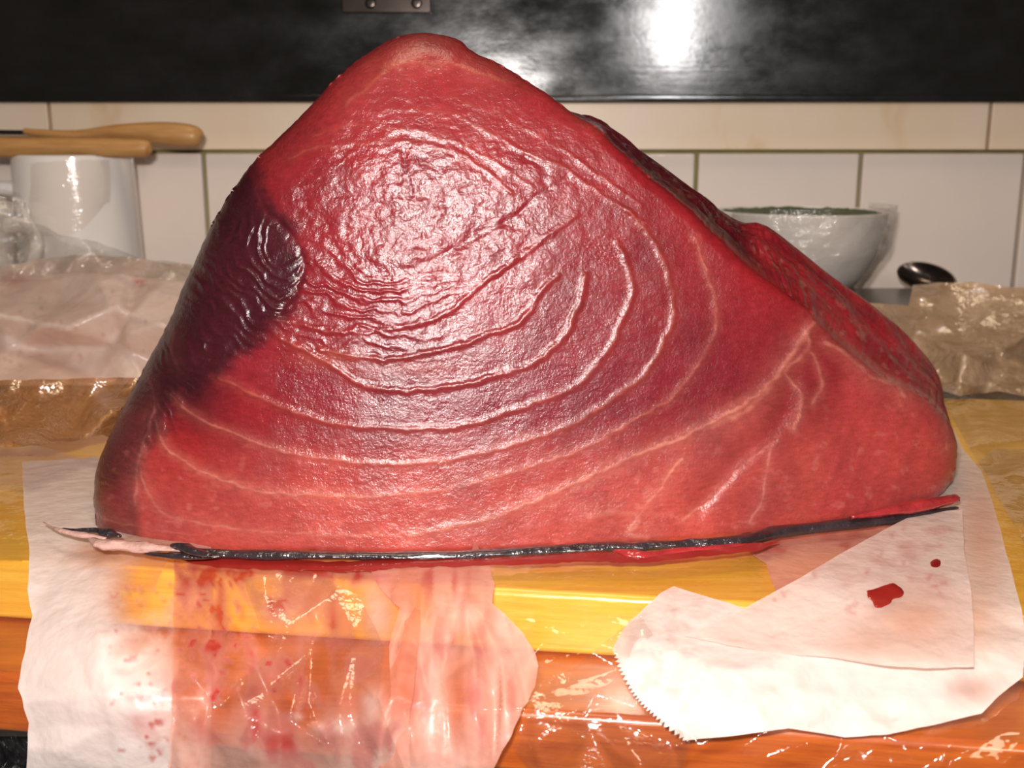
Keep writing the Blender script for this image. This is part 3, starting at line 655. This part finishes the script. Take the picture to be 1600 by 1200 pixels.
# skin along the base
def base_pts(uv, z, off=0.0):
    r = []
    for (u, v) in uv:
        Y_ = float(on_z(u, v, z))-off; r.append(tuple(at(u, v, Y_)))
    return r
sk = tube('skin', base_pts([(255, 855), (300, 863), (380, 866), (500, 868), (620, 868), (740, 866), (860, 859), (960, 854), (1010, 853), (1080, 850), (1160, 844), (1228, 829), (1360, 815), (1430, 805), (1496, 793)], .0075),
    [.0014, .0026, .0026, .0024, .0023, .0023, .0026, .0028, .0026, .0028, .0034, .0036, .0036, .0028, .0008], M['skin'], None, 16, .6, per=10, rough=.5)
sk['label'] = 'dark wet skin edge'
fs = tube('flesh_strip', base_pts([(1330, 808), (1400, 797), (1450, 788), (1494, 778)], .011), [.001, .003, .0036, .002], M['raw'], None, 14, .7, rough=.5)
fl = tube('skin_flap', base_pts([(142, 842), (160, 850), (190, 852), (225, 855), (262, 857), (300, 858)], .009, .004), [.0012, .0030, .0032, .0030, .0022, .0008], M['fat'], None, 16, .55, rough=.6); fl['label'] = 'pinkish white fatty skin flap'
fl2 = tube('skin_flap', base_pts([(98, 826), (120, 829), (150, 829), (170, 834), (188, 838)], .010, .002), [.0006, .0013, .0018, .0026, .0008], M['skin'], None, 14, .6, rough=.6)
fl3 = tube('skin_flap', base_pts([(68, 816), (82, 824), (100, 830), (130, 836), (165, 841)], .009, .003), [.0003, .0006, .0014, .0016, .0008], M['fat'], None, 12, .6, rough=.4)
fl4 = tube('skin_flap', base_pts([(268, 852), (285, 854), (305, 862), (328, 867)], .010, .006), [.0012, .0024, .0022, .0008], M['skin'], None, 14, .6, rough=.5)
fl5 = tube('skin_flap', base_pts([(215, 862), (260, 868), (310, 870), (345, 869)], .007, .004), [.0006, .0016, .0016, .0006], M['skin'], None, 14, .6, rough=.5)
fl6 = tube('flesh_strip', base_pts([(960, 860), (985, 866), (1010, 868), (1060, 862), (1120, 856), (1180, 850)], .006, .003), [.001, .0030, .0026, .002, .0022, .0008], M['raw'], None, 14, .6, rough=.6)
adopt(tuna, sk, fs, fl, fl2, fl3, fl4, fl5, fl6)
tag(tuna, 'large triangular chunk of raw red tuna standing on the yellow board', 'tuna')

# ------------------------------------------------------------------ mug, cup, sticks
ZL = .0372
mc = at(122, 340, .865); mug = empty('mug', (mc[0], mc[1], ZL))
mb = lathe('body', [(.0001, .0), (.030, .0), (.044, .003), (.0468, .012), (.0462, .05), (.0450, .108), (.0445, .1105), (.0425, .109), (.0425, .05), (.041, .01), (.0001, .008)], (mc[0], mc[1], ZL), M['white_china'], None)
mh = tube('handle', [(mc[0]-.043, mc[1]-.01, ZL+.088), (mc[0]-.066, mc[1]-.016, ZL+.086), (mc[0]-.076, mc[1]-.018, ZL+.058), (mc[0]-.066, mc[1]-.016, ZL+.028), (mc[0]-.044, mc[1]-.01, ZL+.024)], [.006, .005, .005, .005, .006], M['white_china'], None, 16, .8, up=(0, 1, 0))
adopt(mug, mb, mh); tag(mug, 'white mug standing against the tiled wall, wrapped in film', 'mug')
c2 = at(-75, 370, .80); cup = empty('mug.001', (c2[0], c2[1], ZL))
cb_ = lathe('body', [(.0001, 0), (.026, 0), (.036, .004), (.040, .03), (.0415, .075), (.0405, .0765), (.0395, .075), (.038, .03), (.033, .008), (.0001, .006)], (c2[0], c2[1], ZL), M['white_china'], None)
ch = tube('handle', [(c2[0]+.038, c2[1], ZL+.063), (c2[0]+.055, c2[1]-.002, ZL+.064), (c2[0]+.0625, c2[1]-.003, ZL+.052), (c2[0]+.056, c2[1]-.002, ZL+.032), (c2[0]+.038, c2[1], ZL+.018)], [.006, .0055, .005, .005, .006], M['white_china'], None, 16, .9, up=(0, 1, 0))
adopt(cup, cb_, ch); tag(cup, 'white cup cut off by the left edge of the photo, only its handle showing', 'mug')
# film on the mug
def d_mug(P):
    u, v = P.T; dx, dz = dirs(u, v)
    x = dx*.82-mc[0]; return mc[1]-np.sqrt(np.maximum(.0500**2-x**2, 0.00001))-.002-.0012*facets(P, 30, 300)-.0*v
fmg = sheet('cling_film.008', [(48, 255), (120, 250), (196, 248), (206, 290), (185, 312), (165, 318), (150, 335), (130, 358), (100, 372), (60, 368), (45, 330)], d_mug, M['wrap'], 5)
tag(fmg, 'clear film clinging to the side of the white mug', 'cling film')
fgl = sheet('cling_film.009', [(-60, 290), (0, 296), (30, 300), (48, 330), (55, 365), (20, 380), (-60, 380)], lambda P: .745-.006*facets(P, 30, 310), M['wrap_grey'], 5)
tag(fgl, 'crumpled clear film in front of the cup at the left edge', 'cling film')
# wooden handles lying on the mug rim
def stick(name, pts, Y, rad, m, flat=.8):
    return tube(name, [tuple(at(u, v, Y+dy)) for (u, v, dy) in pts], rad, m, None, 24, flat, up=(0, 0, 1), per=10)
s1 = empty('kitchen_tool', tuple(at(150, 215, .868)))
h1 = stick('handle', [(38, 205, 0), (60, 208, 0), (120, 211, .0), (180, 207, 0), (240, 208, 0), (280, 211, 0), (304, 213, 0), (314, 214, 0), (318, 215, 0)], .868, [.0026, .0032, .0040, .0062, .0088, .0098, .0086, .0055, .0004], M['stick'], .95)
h1b = stick('shank', [(-120, 204, 0), (-40, 206, 0), (42, 207, 0)], .868, [.0022, .0022, .0022], M['dark_steel'])
adopt(s1, h1, h1b); tag(s1, 'wooden-handled kitchen tool with dark shank and broad rounded end, lying over the mug', 'kitchen tool')
s2 = stick('wooden_spoon_handle', [(-140, 222, 0), (0, 230, 0), (100, 230, 0), (200, 231, 0), (228, 232, 0), (236, 233, 0), (238, 233, 0)], .838, [.0068, .0078, .0076, .0074, .0066, .0034, .0004], M['stick'], .98)
s2.name = 'wooden_spoon'; tag(s2, 'plain round wooden handle resting across the mug, front and shorter of the two', 'wooden spoon')

# ------------------------------------------------------------------ bowl with herbs, spoon
bc_ = at(1250, 350, .855); bowl = empty('bowl', (bc_[0], bc_[1], ZL))
bw = lathe('body', [(.0001, .003), (.026, .003), (.027, 0), (.030, 0), (.031, .006), (.048, .020), (.060, .042), (.0655, .068), (.0655, .071), (.0635, .0715), (.0620, .068), (.056, .042), (.044, .020), (.020, .010), (.0001, .009)], (bc_[0], bc_[1], ZL), M['white_china'], None)
adopt(bowl, bw); tag(bowl, 'white bowl standing by the wall behind the right slope of the tuna', 'bowl')
a = np.linspace(0, 2*math.pi, 72, endpoint=False); rr = np.linspace(.001, .0600, 26)
zz = np.array([[ZL+.0700+.0050*(fbm(np.array(7+r_*160*math.cos(t_)), np.array(9+r_*160*math.sin(t_)), 4)-.4) for t_ in a] for r_ in rr])
A = np.stack([bc_[0]+rr[:, None]*np.cos(a), bc_[1]+rr[:, None]*np.sin(a), zz], -1)
hb = grid_obj('chopped_herbs', A, M['herb'], None, True); tag(hb, 'dark green chopped herbs filling the white bowl', 'herbs', None, 'stuff')
an = np.linspace(-2.6, .5, 70); hz = np.linspace(.012, .076, 26); rows = []
for h_ in hz:
    rb = np.interp(h_, [0, .02, .042, .068, .08], [.036, .052, .0645, .0690, .0690]); rows.append(np.stack([bc_[0]+(rb+.003*vn(an*6, h_*120, 5)+.0015*vn(an*15, h_*300, 6))*np.cos(an), bc_[1]+(rb+.003*vn(an*6, h_*120, 5))*np.sin(an), ZL+h_+0*an], -1))
wb = grid_obj('cling_film.010', np.array(rows), M['wrap_grey']); tag(wb, 'clear film wrapped around the white bowl', 'cling film')
# spoon
so = empty('spoon', tuple(at(1440, 430, .86)))
ss = 1.0; n1, n2 = 40, 20; pts = []
A_ = at(1404, 418, .87); B_ = at(1492, 446, .84); ax = (B_-A_); Ls = np.linalg.norm(ax); ax /= Ls
sdv = np.array([.25, -.75, -.60]); sdv -= ax*(sdv@ax); sdv /= np.linalg.norm(sdv); nv = np.cross(ax, sdv)
G_ = []
for i in range(n2+1):
    r_ = i/n2; row = []
    for j in range(n1):
        t_ = 2*math.pi*j/n1; row.append(A_+ax*(Ls*.5*(1+r_*math.cos(t_)))+sdv*(Ls*.26*r_*math.sin(t_))+nv*(.008*(1-r_*r_))*(1))
    G_.append(row)
sb = grid_obj('spoon_bowl', np.array(G_), M['dark_steel'], None, True); md = sb.modifiers.new('thick', 'SOLIDIFY'); md.thickness = .0012
sh = tube('handle', [tuple(B_-ax*.004), tuple(B_+ax*.02), tuple(at(1560, 462, .82)), tuple(at(1680, 476, .80))], [.003, .003, .0035, .004], M['dark_steel'], None, 12, .5)
adopt(so, sb, sh); tag(so, 'dark metal spoon leaning on the ledge right of the white bowl', 'spoon')
